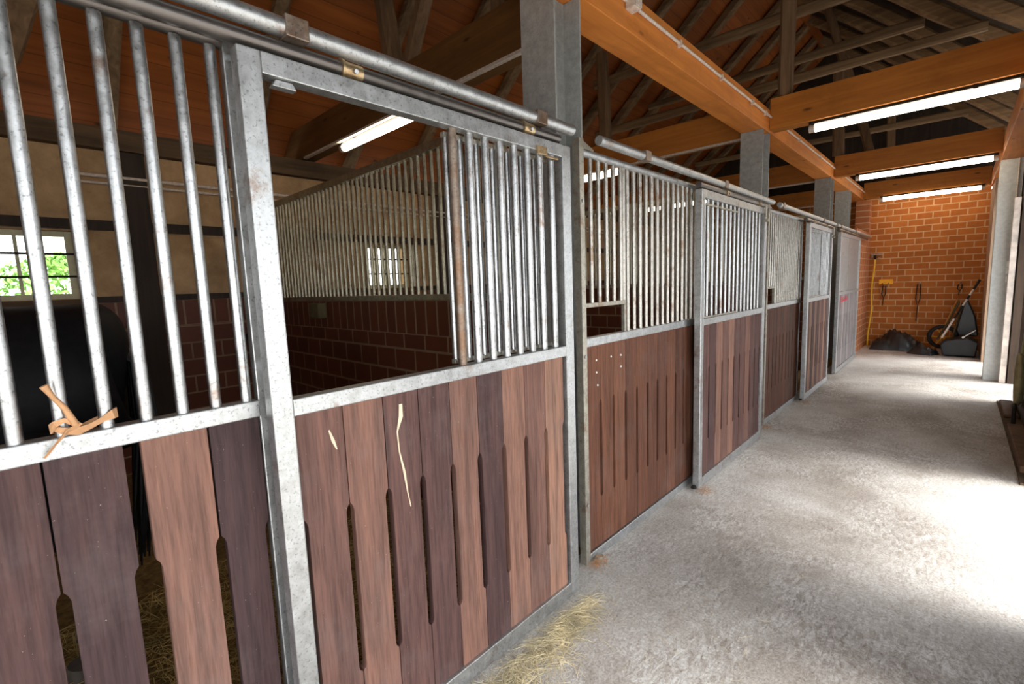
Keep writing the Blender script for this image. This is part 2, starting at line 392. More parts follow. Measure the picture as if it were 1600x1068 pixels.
struct('wall_right', MB().box(2.0, 2.12, 4.95, 8.0, -.15, 3.0).box(2.0, 2.12, 8.0, 9.3, 2.5, 3.0).box(2.0, 2.12, 2.1, 3.0, -.15, 3.0), right_oak)  # opening before the right column put in to let daylight reach it
struct('wall_right', MB().box(2.0, 2.12, 3.0, 4.95, 2.45, 3.0).box(2.0, 2.12, 9.9, 11.3, 2.55, 3.0).box(2.01, 2.12, 9.3, 9.9, -.15, 3.0).box(2.0, 2.12, -3, 2.1, 2.5, 3.0), right_oak)  # headers over the openings hung low to dim the roof
# roof: two slopes meeting above the stalls
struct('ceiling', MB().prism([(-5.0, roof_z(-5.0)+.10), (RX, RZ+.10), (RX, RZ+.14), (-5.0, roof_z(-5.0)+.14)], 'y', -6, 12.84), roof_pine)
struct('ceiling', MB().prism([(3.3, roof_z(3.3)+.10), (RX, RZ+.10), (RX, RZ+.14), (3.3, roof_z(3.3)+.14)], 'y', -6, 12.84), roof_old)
struct('ceiling', MB().prism([(-5.1, roof_z(-5.1)+.15), (RX, RZ+.15), (3.4, roof_z(3.4)+.15), (3.4, roof_z(3.4)+.2), (RX, RZ+.22), (-5.1, roof_z(-5.1)+.2)], 'y', -6.1, 13.1), rooftile_m)

# ---------------------------------------------------------------- columns and beams
CX0, CX1 = -.30, -.08
CY = [1.99, 5.42, 8.93, 10.62]
def h_column(name, x0, x1, y0, depth, z1, label, cm=None):
    cm = cm or col_paint
    t = thing(name, ((x0+x1)/2, y0+depth/2, 0), label, 'column', 'grey steel columns')
    P = rel(t); f = .012; xm = (x0+x1)/2
    P('flange', MB().box(x0, x1, y0, y0+f, 0, z1), cm, .002)
    P('flange', MB().box(x0, x1, y0+depth-f, y0+depth, 0, z1), cm, .002)
    P('web', MB().box(xm-.006, xm+.006, y0+f, y0+depth-f, 0, z1).prism([(xm+.006, y0+f), (xm+.026, y0+f), (xm+.006, y0+f+.02)], 'z', 0, z1), cm)
    return t
lab = ['tall grey steel column between the nearest door and the second stall, running out of the top of the photo',
       'grey steel column under the orange beam at the end of the second stall',
       'narrow-looking grey steel column at the end of the third stall',
       'farthest grey steel column beside the metal-topped door']
for k, y in enumerate(CY): h_column('steel_column', CX0, CX1, y, .23 if k < 3 else .20, 3.083, lab[k])
h_column('steel_column', 1.775, 2.0, 9.5, .23, 3.05, 'brightly daylit steel column on the right side of the aisle', daylit_col)
tag(MB().box(-.30, -.08, -4, 12.45, 3.085, 3.31).build('timber_beam', glulam_y, None, .004), 'long orange beam running down the aisle on top of the stall columns', 'beam')
tag(MB().box(1.775, 2.0, 3.0, 12.4, 3.055, 3.31).build('timber_beam', glulam_y, None, .004), 'orange beam on top of the right-hand column at the far end of the aisle', 'beam')
TY = [2.40, 5.62, 9.10, 12.30]
names_r = ['orange cross beam over the aisle nearest the camera', 'thick orange cross beam over the aisle with the nearest long lamp under it', 'second orange cross beam over the aisle, above the middle lamp', 'last orange cross beam over the aisle by the brick end wall']
names_l = ['dark orange cross beam over the first stalls with a lit lamp below it', 'orange cross beam seen over the bars of the second stall', 'orange cross beam over the third stall', 'orange cross beam over the far stalls by the end wall']
for k, y in enumerate(TY):
    if k: tag(MB().box(-.078, 1.773, y, y+.16, 3.105, 3.415).build('tie_beam', glulam_x, None, .004), names_r[k], 'beam')
    tag(MB().prism([(-4.55, 3.075), (-.302, 3.09), (-.302, 3.415), (-4.17, 3.415), (-4.52, 3.10)], 'y', y, y+.16).build('tie_beam', glulam_x if k else tie_shaded, None, .004), names_l[k], 'beam')
    tag(MB().box(-3.9, -.31, y-.005, y+.03, 3.068, 3.088).build('cable_trunking', dusty_white), ['cable trunking under the dark cross beam of the first stalls', 'cable trunking under the cross beam behind the hatch panel', 'cable trunking under the cross beam over the third stall', 'cable trunking under the last cross beam over the stalls'][k], 'trunking')

# rafters, collars, posts
def wobble(p, q, n, amp):
    p, q = Vector(p), Vector(q); pts = []
    a1, a2 = random.uniform(-1, 1), random.uniform(-1, 1)
    for i in range(n+1):
        f = i/n; o = math.sin(f*PI)*a1 + math.sin(f*2*PI)*a2*.6
        pts.append(p.lerp(q, f) + Vector((0, amp*o, -abs(amp)*.25*abs(math.sin(f*5+a1)))))
    return pts
def log_timber(mb, pts, w, h):
    """squared but uneven old timber along pts"""
    pts = [Vector(p) for p in pts]; vs = []
    for i, p in enumerate(pts):
        d = (pts[min(i+1, len(pts)-1)] - pts[max(i-1, 0)]).normalized(); u = d.cross(Vector((0, 0, 1)))
        u = (u if u.length > .1 else Vector((1, 0, 0))).normalized(); v = d.cross(u).normalized()
        a, b = w/2*random.uniform(.85, 1.15), h/2*random.uniform(.85, 1.15)
        for cx, cy in ((-1, -.6), (-.6, -1), (.6, -1), (1, -.6), (1, .6), (.6, 1), (-.6, 1), (-1, .6)): vs.append(p + u*a*cx + v*b*cy)
    n = len(pts); fs = [tuple(range(8))[::-1], tuple(range((n-1)*8, n*8))]
    for i in range(n-1):
        for k in range(8): fs.append((i*8+k, i*8+(k+1) % 8, (i+1)*8+(k+1) % 8, (i+1)*8+k))
    return mb.add(vs, fs, False)
RY = [-1.6, -.5, .80, 2.02, 3.15, 4.05, 4.9, 6.1, 6.85, 7.6, 8.35, 9.5, 10.2, 10.9, 11.6, 12.1]
ordn = ['first','second','third','fourth','fifth','sixth','seventh','eighth','ninth','tenth','eleventh','twelfth','thirteenth','fourteenth','fifteenth','sixteenth']
for k, y in enumerate(RY):
    mb = log_timber(MB(), wobble((-4.5, y, roof_z(-4.5)), (RX-.06, y, RZ-.06), 7, .05), .11, .13)
    tag(mb.build('rafter', old_x), 'old rough rafter under the orange boards over the stalls, %s from the camera end' % ordn[k], 'rafter', 'rafters on the stall side')
for k, y in enumerate([5.95, 6.8, 7.6, 8.5, 9.4, 10.4, 11.4]):
    mb = log_timber(MB(), wobble((2.6, y+random.uniform(-.08, .08), roof_z(2.6)-.07), (RX+.10, y, RZ-.16), 9, .13), .13, .15)
    tag(mb.build('rafter', old_light), 'crooked old rafter under the roof over the aisle, %s from the camera end' % ordn[k], 'rafter', 'rafters on the aisle side')
for k, y in enumerate([3.6, 6.42, 7.2, 8.02, 8.95, 9.92, 11.15]):
    z = [4.15, 4.55, 4.1, 4.6, 4.2, 4.5, 4.2, 4.6][k]; dx = (z-2.95)/SL
    mb = log_timber(MB(), wobble((-4.6+dx+.1, y, z), (2.9-dx-.1, y, z+random.uniform(-.04, .04)), 6, .03), .08, .11)
    tag(mb.build('collar_beam', old_x), 'old collar timber spanning the roof, %s from the camera end' % ordn[k], 'beam', 'collar beams in the roof')
def post(name, pts, w, h, label, m=None):
    tag(log_timber(MB(), pts, w, h).build(name, m or old_z), label, 'roof timber')
post('roof_post', [(.04, 5.70, 3.416), (.045, 5.70, 4.3), (.05, 5.70, 5.38)], .13, .13, 'straight upright timber standing on the nearest lit cross beam')
post('roof_post', [(-.04, 9.18, 3.416), (-.06, 9.18, 4.0), (-.08, 9.18, 4.75)], .14, .12, 'upright timber on the second cross beam under the crooked one')
post('crooked_roof_post', [(.34, 9.36, 3.416), (.20, 9.36, 4.0), (.0, 9.32, 4.7), (-.12, 9.3, 5.1), (-.27, 9.3, 5.70)], .17, .13, 'thick crooked timber leaning over the second cross beam')
post('roof_post', [(.33, 12.38, 3.416), (.30, 12.38, 4.5), (.28, 12.38, 5.1)], .14, .12, 'upright timber on the last cross beam by the end wall')
post('roof_post', [(-2.17, 2.48, 3.416), (-2.25, 2.48, 3.9), (-2.34, 2.48, 4.42)], .15, .12, 'upright timber on the dark cross beam over the first stall')
post('roof_strut', [(-2.02, 2.50, 3.416), (-1.75, 2.50, 3.85), (-1.05, 2.52, 4.9), (-.8, 2.52, 5.55)], .11, .12, 'leaning timber beside the upright on the dark cross beam')
post('roof_post', [(-.9, 2.48, 3.416), (-.9, 2.48, 4.5), (-.9, 2.48, 5.6)], .14, .12, 'upright timber on the dark cross beam just left of the tall column')
post('roof_post', [(-2.1, 5.70, 3.416), (-2.12, 5.70, 4.0), (-2.15, 5.70, 4.58)], .14, .12, 'upright timber standing on the cross beam behind the second stall')
post('roof_strut', [(-3.95, -.12, 3.07), (-3.2, .15, 3.24), (-2.9, .31, 3.72), (-2.7, .42, 4.4)], .17, .16, 'slanting rough timber at the top left corner of the photo')

# ---------------------------------------------------------------- stall fronts
def plank_infill(P, m, x0, x1, edges, tones, z0=.06, z1=1.252, slots=True, special=None):
    """boards side by side between edges; a slot is cut half into each neighbour"""
    mb = MB()
    for i in range(len(edges)-1):
        a, b = edges[i][1] if isinstance(edges[i], tuple) else edges[i], edges[i+1][0] if isinstance(edges[i+1], tuple) else edges[i+1]
        a += .0015; b -= .0015; h = .0115; s0, s1 = .352, .935
        o = [(a, z0), (b, z0)]
        if slots: o += [(b, s0), (b-h*.7, s0+.006), (b-h, s0+.018), (b-h, s1-.026), (b-h*.6, s1-.010), (b, s1)]
        o += [(b, z1), (a, z1)]
        if slots: o += [(a, s1), (a+h*.6, s1-.010), (a+h, s1-.026), (a+h, s0+.018), (a+h*.7, s0+.006), (a, s0)]
        mb.t = tones[i % len(tones)]
        mb.prism(o, 'x', x0, x1)
    return P('plank_infill', mb, m, .0015)

def fixed_panel(y0, y1, label, edges, tones, m, hatch=None, bars=None, post_y=None, near=False):
    t = thing('stall_panel', (0, (y0+y1)/2, 0), label, 'stall panel'); P = rel(t)
    x0, x1 = -.045, 0.0; bm_ = galv_bar if near else galv_bar_warm
    P('mid_rail', MB().box(x0, x1, y0+.04, y1, 1.250, 1.298), galv, .003)
    P('bottom_rail', MB().box(x0, x1-.002, y0+.04, y1, .0, .055), galv, .003)
    P('top_rail', MB().tube([(-.022, y0+.04, 2.272), (-.022, y1, 2.272)], .0215, 14), dark_tube if near else galv)
    if not near: P('end_post', MB().box(x0, x1, y0, y0+.04, 0, 2.335), galv_warm, .003)
    P('end_post', MB().box(x0, x1-.01, y1-.0, y1+.035, 0, 2.27), galv, .003)
    if not near:
        P('gusset', MB().prism([(y0+.04, 2.335), (y0+.15, 2.30), (y0+.16, 2.262), (y0+.04, 2.262)], 'x', -.03, -.012), galv_warm, .002)
        for z in (2.02, 1.20, .36): P('bolt', MB().tube([(0, y0+.02, z), (.006, y0+.02, z)], .009, 8), galv)
    plank_infill(P, m, -.040, -.012, edges, tones)
    hy = hatch[1] if hatch else None
    for y in bars:
        if hatch and y < hy-.01: place_bar(t, -.022, y, 1.475, 2.252, .012, bm_)
        elif hatch and abs(y-hy) < .02: continue
        else: place_bar(t, -.022, y, 1.297, 2.252, .0145 if near else .013, bm_)
    if hatch:
        P('hatch_frame', MB().box(-.034, -.010, y0+.04, hy, 1.463, 1.487).box(-.034, -.010, hy-.022, hy, 1.298, 1.463), galv_warm, .002)
        place_bar(t, -.022, hy-.011, 1.487, 2.252, .013, bm_)
    return t, P
p0e = [-1.25, -1.11, -.97, -.83, -.69, -.55, -.41, -.27, -.135, (.005, .006), (.148, .180), (.326, .328), .456]
t0, P0 = fixed_panel(-1.35, .458, 'nearest barred stall panel with dark boards at the left edge', p0e,
    [.3, .2, .5, .2, .4, .3, .1, .35, .12, .04, .60, .02], hardwood, None, [-.028-.0775*k for k in range(1, 16)][::-1] + [-.028+.0765*k for k in range(7)], near=True)
def rng(a, b, step): return [a+step*i for i in range(int((b-a)/step+1.001))]
p2e = [2.115, 2.255] + [2.255+.1415*k for k in range(1, 10)] + [3.62]
t2, P2 = fixed_panel(2.072, 3.66, 'brown boarded stall panel with a square feed hatch, right of the tall column', p2e, [.45, .55, .6, .35, .4, .3, .25, .45, .15, .5, .3], hardwood_brown, (0, 2.55), rng(2.197, 3.62, .0775))
for y, z in ((2.215, 1.165), (2.215, 1.095), (2.225, 1.02), (2.37, 1.165), (2.48, 1.16), (2.48, 1.09)):
    P2('screw', MB().tube([(-.012, y, z), (-.009, y, z)], .006, 8), white_m)
p4e = [5.44+.1415*k for k in range(10)] + [6.86]
t4, P4 = fixed_panel(5.395, 6.88, 'dark boarded stall panel with a small feed hatch, third stall', p4e, [.2, .3, .15, .35, .25, .5, .3, .2, .4, .15], hardwood_brown, (0, 5.735), rng(5.48, 6.84, .0775))
p6e = [8.64, 8.78, 8.86]

def sliding_door(y0, y1, label, tones, m, kind, nboards=10, xo=0):
    t = thing('sliding_door', (.07, (y0+y1)/2, .012), label, 'stall door'); P = rel(t)
    xa, xb = .046+xo, .096+xo
    P('stile', MB().box(xa, xb, y0, y0+.058, .012, 2.228), galv if kind != 'open' else galv, .004)
    P('stile', MB().box(xa, xb, y1-.062, y1, .012, 2.228), galv, .004)
    P('top_rail', MB().box(xa+.002, xb-.001, y0+.058, y1-.062, 2.172, 2.228), galv, .003)
    P('mid_rail', MB().box(xa+.002, xb-.001, y0+.058, y1-.062, 1.252, 1.302), galv, .003)
    P('bottom_rail', MB().box(xa+.002, xb-.001, y0+.058, y1-.062, .012, .085), galv, .003)
    a, b = y0+.060, y1-.064
    w = .14; edges = [a]+[a+(b-a-.02-(nboards-1)*w)+w*k if False else min(a+.147+w*k, b) for k in range(nboards-1)]+[b]
    edges = [e for i, e in enumerate(edges) if i == 0 or e-edges[i-1] > .02]
    plank_infill(P, m, xa+.008, xb-.014, edges, tones, .085, 1.252)
    if kind == 'open':
        ys = [y0+.715+.0825*k for k in range(8)]
        for i, y in enumerate(ys): place_bar(t, xb-.030, y, 1.300, 2.175, 0.0165 if i else .0175, galv_bar if i else strap_m)
        # window grille slid open behind the fixed bars
        g = P('slid_grille', MB().box(xa-.030, xa-.006, y0+.70, y1-.10, 2.150, 2.170).box(xa-.030, xa-.006, y0+.70, y1-.10, 1.304, 1.322), galv_warm, .002)
        for k, y in enumerate([y0+.715, y0+.78]+[y0+.865+.0875*i for i in range(5)]):
            place_bar(t, xa-.018, y, 1.318, 2.155, .0145, galv_bar, 'grille_bar', g)
        P('latch', MB().box(xb-.001, xb+.012, y1-.245, y1-.185, 2.155, 2.19).box(xb-.001, xb+.006, y1-.19, y1-.10, 2.15, 2.16), brass, .002)
        P('catch', MB().prism([(y0+.085, 2.152), (y0+.15, 2.152), (y0+.14, 2.170), (y0+.095, 2.170)], 'x', xa+.01, xb-.012), galv, .002)
    elif kind == 'bars':
        n = 15; yy = [a+.02+(b-a-.10)*i/(n-1) for i in range(n)]
        for y in yy: place_bar(t, xb-.03, y, 1.300, 2.175, .0125, galv_bar)
        half = (a+b)/2
        g = P('window_grille', MB().box(xb-.014, xb-.008, a+.005, half, 2.125, 2.137).box(xb-.014, xb-.008, a+.005, half+.02, 1.304, 1.316), galv_warm, .001)
        for y in (a+.008, half): place_bar(t, xb-.009, y, 1.316, 2.125, .007, galv_bar, 'grille_bar', g)
        P('latch', MB().box(xb, xb+.03, y1-.09, y1-.04, 2.10, 2.13).tube([(xb+.015, y1-.10, 2.14), (xb+.015, y1-.10, 2.24)], .012, 8), galv_warm, .001)
        P('bottom_guide', MB().box(xa, xa+.03, y0-.03, y0, .012, .03), iron_m, .002)
    else:
        mid = a+(b-a)*.44
        P('metal_sheet', MB().box(xb-.03, xb-.022, a, mid-.004, 1.302, 2.172), galv, .001)
        P('metal_sheet', MB().box(xb-.03, xb-.022, mid+.004, b, 1.302, 2.172), galv, .001)
        P('sheet_joint', MB().box(xb-.026, xb-.016, mid-.012, mid+.012, 1.302, 2.172), galv_warm, .001)
    return t, P
d1, D1 = sliding_door(.457, 1.862, 'nearest sliding stall door with reddish boards and an open gap beside its bars', [.44, .56, .36, .22, .58, .12, .66, .50, .80, .10], hardwood, 'open')
st = MB()   # pale streak on the third board
st.ribbon([(.0845, .870, 1.212), (.0845, .868, 1.17), (.0845, .850, 1.12), (.0845, .853, 1.05), (.0845, .868, .97), (.0845, .875, .90), (.0845, .885, .84)], [.012, .016, .005, .004, .009, .004, .003], .001, (0, 1, 0))
st.ribbon([(.0845, .615, 1.185), (.0845, .625, 1.15), (.0845, .635, 1.12)], [.004, .010, .003], .001, (0, 1, 0))
D1('streak', st, chalk_m)
sliding_door(3.425, 4.985, 'barred sliding stall door at the end of the second stall', [.35, .15, .65, .45, .7, .3, .35, .55, .3, .2], hardwood, 'bars', 11)
sliding_door(6.775, 8.215, 'barred sliding stall door at the end of the third stall', [.5, .9, .2, .8, .3, .7, .45, .85, .35, .6], hardwood, 'bars')
d4, D4 = sliding_door(8.865, 10.87, 'farthest door with shiny metal sheets above grey weathered boards', [.5, .3, .4, .8, .35, .5, .15, .6, .2, .4, .3, .5, .2, .4], greywood, 'sheet', 14)
rd = MB(); xs = .0835    # illegible red scribble, a row of strokes on a short underline
rd.ribbon([(xs, 9.16, 1.17), (xs, 9.20, 1.235), (xs, 9.24, 1.17), (xs, 9.30, 1.17), (xs, 9.34, 1.22), (xs, 9.38, 1.16), (xs, 9.46, 1.17), (xs, 9.50, 1.24), (xs, 9.54, 1.15), (xs, 9.60, 1.22), (xs, 9.64, 1.15), (xs, 9.72, 1.22), (xs, 9.78, 1.16)], .018, .0006, (0, 0, 1))
rd.ribbon([(xs, 9.12, 1.235), (xs, 9.14, 1.12), (xs, 9.17, 1.04)], .022, .0006, (0, 1, 0))
rd.ribbon([(xs, 9.12, 1.14), (xs, 9.45, 1.15), (xs, 9.80, 1.165)], .022, .0006, (0, 0, 1))
D4('red_scribble', rd, red_paint)

# door tracks: dark running tube with a pale cover tube above
def track(y0, y1, label, straps, rollers, t0=None, t1=None, r=.026):
    t = thing('door_track', (.06, (y0+y1)/2, 2.3), label, 'door track'); P = rel(t)
    P('cover_tube', MB().tube([(.066, y0, 2.318), (.066, y1, 2.318)], r, 18), galv)
    P('running_tube', MB().tube([(.058, t0 or y0, 2.262), (.058, t1 or y1-.1, 2.262)], .0225, 16), dark_tube)
    for y in straps:
        P('strap', MB().box(.038, .0945, y-.032, y+.032, 2.289, 2.346).box(.022, .037, y-.032, y+.032, 2.340, 2.346), strap_m, .008)
    for y in rollers:
        c = P('roller_carriage', MB().tube([(.058, y-.030, 2.262), (.058, y+.030, 2.262)], .0255, 16).tube([(.058, y-.038, 2.262), (.058, y-.030, 2.262)], .030, 16), brass)
        P('bolt', MB().tube([(.084, y, 2.256), (.092, y, 2.254)], .007, 8), galv, parent=c)
    P('wall_bracket', MB().box(.022 if y1 > 12 else -.03, .04, y1-.16, y1-.12, 2.244, 2.280), iron_m, .002)
track(-1.4, 1.915, 'nearest door track tubes running above the open-topped door', [.62, 1.67], [.79, 1.60])
track(2.15, 5.27, 'door track tubes above the hatch panel of the second stall', [2.64, 3.93], [4.0, 4.83], 3.45, 5.1, .024)
track(5.50, 8.48, 'door track tubes above the third stall', [5.60, 7.6], [7.1, 7.9], 6.7, 8.4, .024)
track(8.63, 12.32, 'farthest door track tubes beside the brick pier', [8.9, 10.3], [9.1, 10.5], 8.8, 11.8, .024)

# ---------------------------------------------------------------- partitions between the stalls
PY = [1.99, 5.44, 8.95]
for k, y in enumerate(PY):
    struct('wall_partition', MB().box(-3.95, -.31, y, y+.20, 0, 1.515), brick_part)
    t = thing('partition_grille', (-2.1, y+.03, 1.515), ['barred grille on the brick wall behind the open-topped door', 'barred grille dividing the second and third stalls', 'barred grille dividing the third stall and the far box'][k], 'grille')
    P = rel(t)
    P('bottom_rail', MB().box(-3.94, -.32, y+.005, y+.055, 1.517, 1.557), galv_dull, .002)
    P('top_rail', MB().box(-3.94, -.32, y+.005, y+.055, 2.50, 2.555), galv_dull, .002)
    n = 47
    for i in range(n): place_bar(t, -.40-.0757*i, y+.03, 1.555, 2.502, .0135, galv_dull)
    P('end_post', MB().box(-.345, -.32, y+.005, y+.055, 1.557, 2.50), galv_dull, .002)
    P('end_post', MB().box(-3.945, -3.92, y+.005, y+.055, 1.557, 2.50), galv_dull, .002)
struct('wall_partition', MB().box(-3.95, -.05, -2.85, -2.67, 0, 1.515), brick_part)  # unseen partition, there only to block light into the nearest stall
tag(MB().box(-2.98, -2.78, 1.905, 1.988, 1.36, 1.50).build('wall_box', olive_m, None, .01), 'small dark box on the brick partition below the bars', 'box')
tag(MB().prism([(-.0, 1.20), (.12, 1.20), (.10, 1.10), (.02, 1.10)], 'x', -3.98, -3.86).build('corner_feeder', black_m, None, .01), 'dark ledge on the back wall low behind the nearest bars', 'feeder').location = (0, 1.62, 0)
tag(MB().tube([(-3.97, .5, 2.66), (-3.97, 11, 2.66)], .016, 8).tube([(-3.97, .5, 2.60), (-3.97, 11, 2.60)], .012, 8).build('water_pipe', dusty_white), 'pair of thin pale pipes along the top of the back wall', 'pipe')

# ---------------------------------------------------------------- lamps
def lamp(x0, x1, y, z, label):
    t = thing('fluorescent_lamp', ((x0+x1)/2, y, z), label, 'lamp', 'long fluorescent lamps under the cross beams'); P = rel(t)
    P('diffuser', MB().tube([(x0+.05, y, z), (x1-.05, y, z)], .036, 16), tube_m)
    P('housing', MB().box(x0, x1, y-.035, y+.035, z+.037, z+.062), iron_m, .004)
    for a, b in ((x0, x0+.05), (x1-.05, x1)): P('end_cap', MB().tube([(a, y, z), (b, y, z)], .037, 16), dusty_white)
    for x in (x0+.3, x1-.3): P('clip', MB().box(x-.015, x+.015, y-.04, y+.04, z+.03, z+.066), iron_m)
lamp(.27, 1.76, 5.68, 3.040, 'brightest long lamp over the aisle, cut by the right edge of the photo')
lamp(.20, 1.74, 9.16, 3.040, 'middle lamp over the aisle under the second cross beam')
lamp(.20, 1.70, 12.24, 3.040, 'farthest lamp over the aisle in front of the brick wall')
lamp(-3.17, -1.67, 2.47, 3.03, 'lamp seen through the open gap of the nearest door')
lamp(-3.22, -1.72, 5.69, 3.03, 'lamp seen behind the bars above the second stall')
lamp(-3.30, -1.90, 9.17, 3.03, 'lamp over the third stall seen through the bars')

# conduit on the beam
t = thing('cable_conduit', (-.07, 4, 3.22), 'pale dusty cable pipe clipped along the side of the long orange beam', 'conduit'); P = rel(t)
for a, b in ((-1.5, 2.678), (2.762, 5.908), (5.992, 9.258), (9.342, 12.4)): P('pipe', MB().tube([(-.066, a, 3.232), (-.066, b, 3.232)], .011, 10), dusty_white)
for y in (1.5, 2.5, 3.4, 4.2, 5.0, 5.42, 6.8, 8.0, 9.2, 10.4, 11.5): P('clip', MB().box(-.078, -.050, y-.012, y+.012, 3.205, 3.25), dusty_white, .002)
for y, l in ((2.72, 'square pale junction box on the near end of the long orange beam'), (5.95, 'cobwebbed junction box on the beam near the brightest lamp'), (9.3, 'small junction box on the beam near the middle lamp')):
    o = MB().box(-.079, -.018, y-.04, y+.04, 3.19, 3.27).box(-.018, -.008, y-.035, y+.035, 3.195, 3.265).build('junction_box', dusty_white, None, .005); tag(o, l, 'junction box')

# ---------------------------------------------------------------- horse
def skin_object(name, chains, m, parent=None, sub=2):
    me = bpy.data.meshes.new(name); bm = bmesh.new(); lay = bm.verts.layers.skin.verify(); V = {}
    first = True
    for ch in chains:
        prev = None
        for key, co, r in ch:
            if key in V: v = V[key]
            else:
                v = bm.verts.new(co); V[key] = v; sk = v[lay]; sk.radius = r if isinstance(r, tuple) else (r, r); sk.use_root = first; first = False
            if prev is not None and bm.edges.get((prev, v)) is None: bm.edges.new((prev, v))
            prev = v
    bm.to_mesh(me); bm.free(); me.materials.append(m)
    o = bpy.data.objects.new(name, me); COL.objects.link(o); o.parent = parent
    s = o.modifiers.new('skin', 'SKIN'); s.use_smooth_shade = True
    q = o.modifiers.new('sub', 'SUBSURF'); q.levels = q.render_levels = sub
    return o
def horse():
    t = thing('horse', (-1.38, -.29, .0), 'black horse standing in the nearest stall with its rump towards the bars', 'horse')
    t.rotation_euler = (0, 0, math.radians(-10)); t.scale = (1.07, 1.07, 1.07)
    # local frame: +y rump, -y head
    B = [('c0', (0, .60, 1.20), (.20, .22)), ('c1', (0, .48, 1.22), (.29, .29)), ('c2', (0, .28, 1.25), (.33, .32)), ('c3', (0, 0, 1.20), (.29, .31)), ('c4', (0, -.35, 1.14), (.30, .33)),
         ('c5', (0, -.68, 1.16), (.27, .33)), ('c6', (0, -.92, 1.24), (.19, .27)), ('n1', (0, -1.12, 1.45), (.13, .20)), ('n2', (0, -1.28, 1.68), (.10, .16)), ('n3', (0, -1.40, 1.86), (.09, .12)),
         ('h1', (0, -1.55, 1.84), (.10, .12)), ('h2', (0, -1.72, 1.66), (.08, .09)), ('h3', (0, -1.86, 1.48), (.06, .065)), ('h4', (0, -1.91, 1.41), (.05, .05))]
    ch = [B]
    for sx in (-1, 1):
        ch.append([('c2', None, 0), ('hl1%d' % sx, (.17*sx, .40, .98), (.19, .24)), ('hl2%d' % sx, (.18*sx, .24, .76), (.10, .12)), ('hl3%d' % sx, (.17*sx, .46, .50), (.055, .065)), ('hl4%d' % sx, (.17*sx, .42, .18), (.04, .045)), ('hl5%d' % sx, (.17*sx, .36, .07), (.055, .06))])
        ch.append([('c5', None, 0), ('fl1%d' % sx, (.15*sx, -.72, .88), (.11, .13)), ('fl2%d' % sx, (.15*sx, -.72, .52), (.06, .065)), ('fl3%d' % sx, (.15*sx, -.72, .20), (.04, .042)), ('fl4%d' % sx, (.15*sx, -.76, .07), (.055, .06))])
        ch.append([('n3', None, 0), ('e1%d' % sx, (.07*sx, -1.38, 1.99), .03), ('e2%d' % sx, (.085*sx, -1.38, 2.08), .010)])
    body = skin_object('body', ch, horse_m, t)
    tl = MB()
    for i in range(60):
        a = random.uniform(0, 2*PI); r = random.uniform(0, .055)
        x, y = r*math.cos(a), r*math.sin(a)
        tl.tube([(x*.5, .50+y*.3, 1.33), (x*1.3, .615+y*.5, 1.24), (x*2.2, .62+y*.9, .92), (x*1.6+random.uniform(-.02, .02), .56+y*.8, random.uniform(.35, .5))], [.012, .012, .010, .003], 5)
    tl.build('tail', mane_m, t)
    mn = MB()
    for i in range(70):
        f = i/69; p = Vector((0, -.88, 1.50)).lerp(Vector((0, -1.40, 2.00)), f)
        s = random.choice((-1, 1, 1)); mn.tube([p, p+Vector((.06*s, -.01, .01)), p+Vector((.13*s, .02, -.14+random.uniform(-.05, .05)))], [.012, .010, .003], 5)
    mn.build('mane', mane_m, t)
    for sx in (-1, 1):
        for yy in (.34, -.78): MB().tube([(.17*sx if yy > 0 else .15*sx, yy, .0), (.17*sx if yy > 0 else .15*sx, yy+.01, .09)], [.072, .055], 14).build('hoof', hoof_m, t)
        MB().tube([(.085*sx, -1.60, 1.82), (.098*sx, -1.60, 1.82)], [.02, .012], 10).build('eye', iron_m, t)
horse()

# ---------------------------------------------------------------- straw and hay
def blades(n, fx, w, ln, m, name, label, cat, z0=.004):
    mb = MB()
    for i in range(n):
        x, y, zz = fx(); a = random.uniform(0, PI*2); l = ln*random.uniform(.4, 1.2); tlt = random.uniform(-.05, .30)
        d = Vector((math.cos(a), math.sin(a), 0)); c = Vector((x, y, z0+zz+w))
        bend = Vector((-d.y, d.x, 0))*random.uniform(-.25, .25)*l
        p0, p1, p2 = c - d*l/2, c + bend*.5 + Vector((0, 0, tlt*l*.5)), c + d*l/2 + Vector((0, 0, max(0, tlt*l*.4)))
        side = Vector((-d.y, d.x, random.uniform(-.5, .5))).normalized()*w
        up = Vector((0, 0, w*.6))
        mb.add([p0-side, p0+side, p1-side, p1+side, p2-side*.4, p2+side*.4, p1+up, p0+up, p2+up], [(0,1,3,2),(2,3,5,4),(0,2,6,7),(1,3,6,7),(2,4,8,6),(3,5,8,6)])
    return tag(mb.build(name, m), label, cat, kind='stuff')
blades(5200, lambda: (random.uniform(-1.6, -.14), random.uniform(-.3, 1.9), random.uniform(0, .05)), .0018, .16, straw_m, 'straw_bedding', 'golden straw bedding on the floor of the nearest stall', 'straw')
blades(1800, lambda: (random.uniform(-1.5, -.14), random.uniform(2.3, 5.2), random.uniform(0, .04)), .002, .16, straw_m, 'straw_bedding', 'golden straw bedding behind the hatch panel of the second stall', 'straw')
def hayfx():
    if random.random() < .55:
        y = random.gauss(1.28, .19); x = .165+abs(random.gauss(0, .075))
    else:
        y = random.gauss(1.64, .12); x = .165+abs(random.gauss(0, .055))
    return x, y, max(0, .05-.4*(x-.11))*random.random()
blades(1100, hayfx, .0010, .13, hay_m, 'loose_hay', 'wisps of pale hay on the concrete along the foot of the nearest door', 'hay', .002)
blades(60, lambda: (random.uniform(.5, .95), random.uniform(1.0, 3.0), 0), .0009, .06, hay_m, 'loose_hay', 'few stray hay stalks scattered over the aisle floor', 'hay', .002)
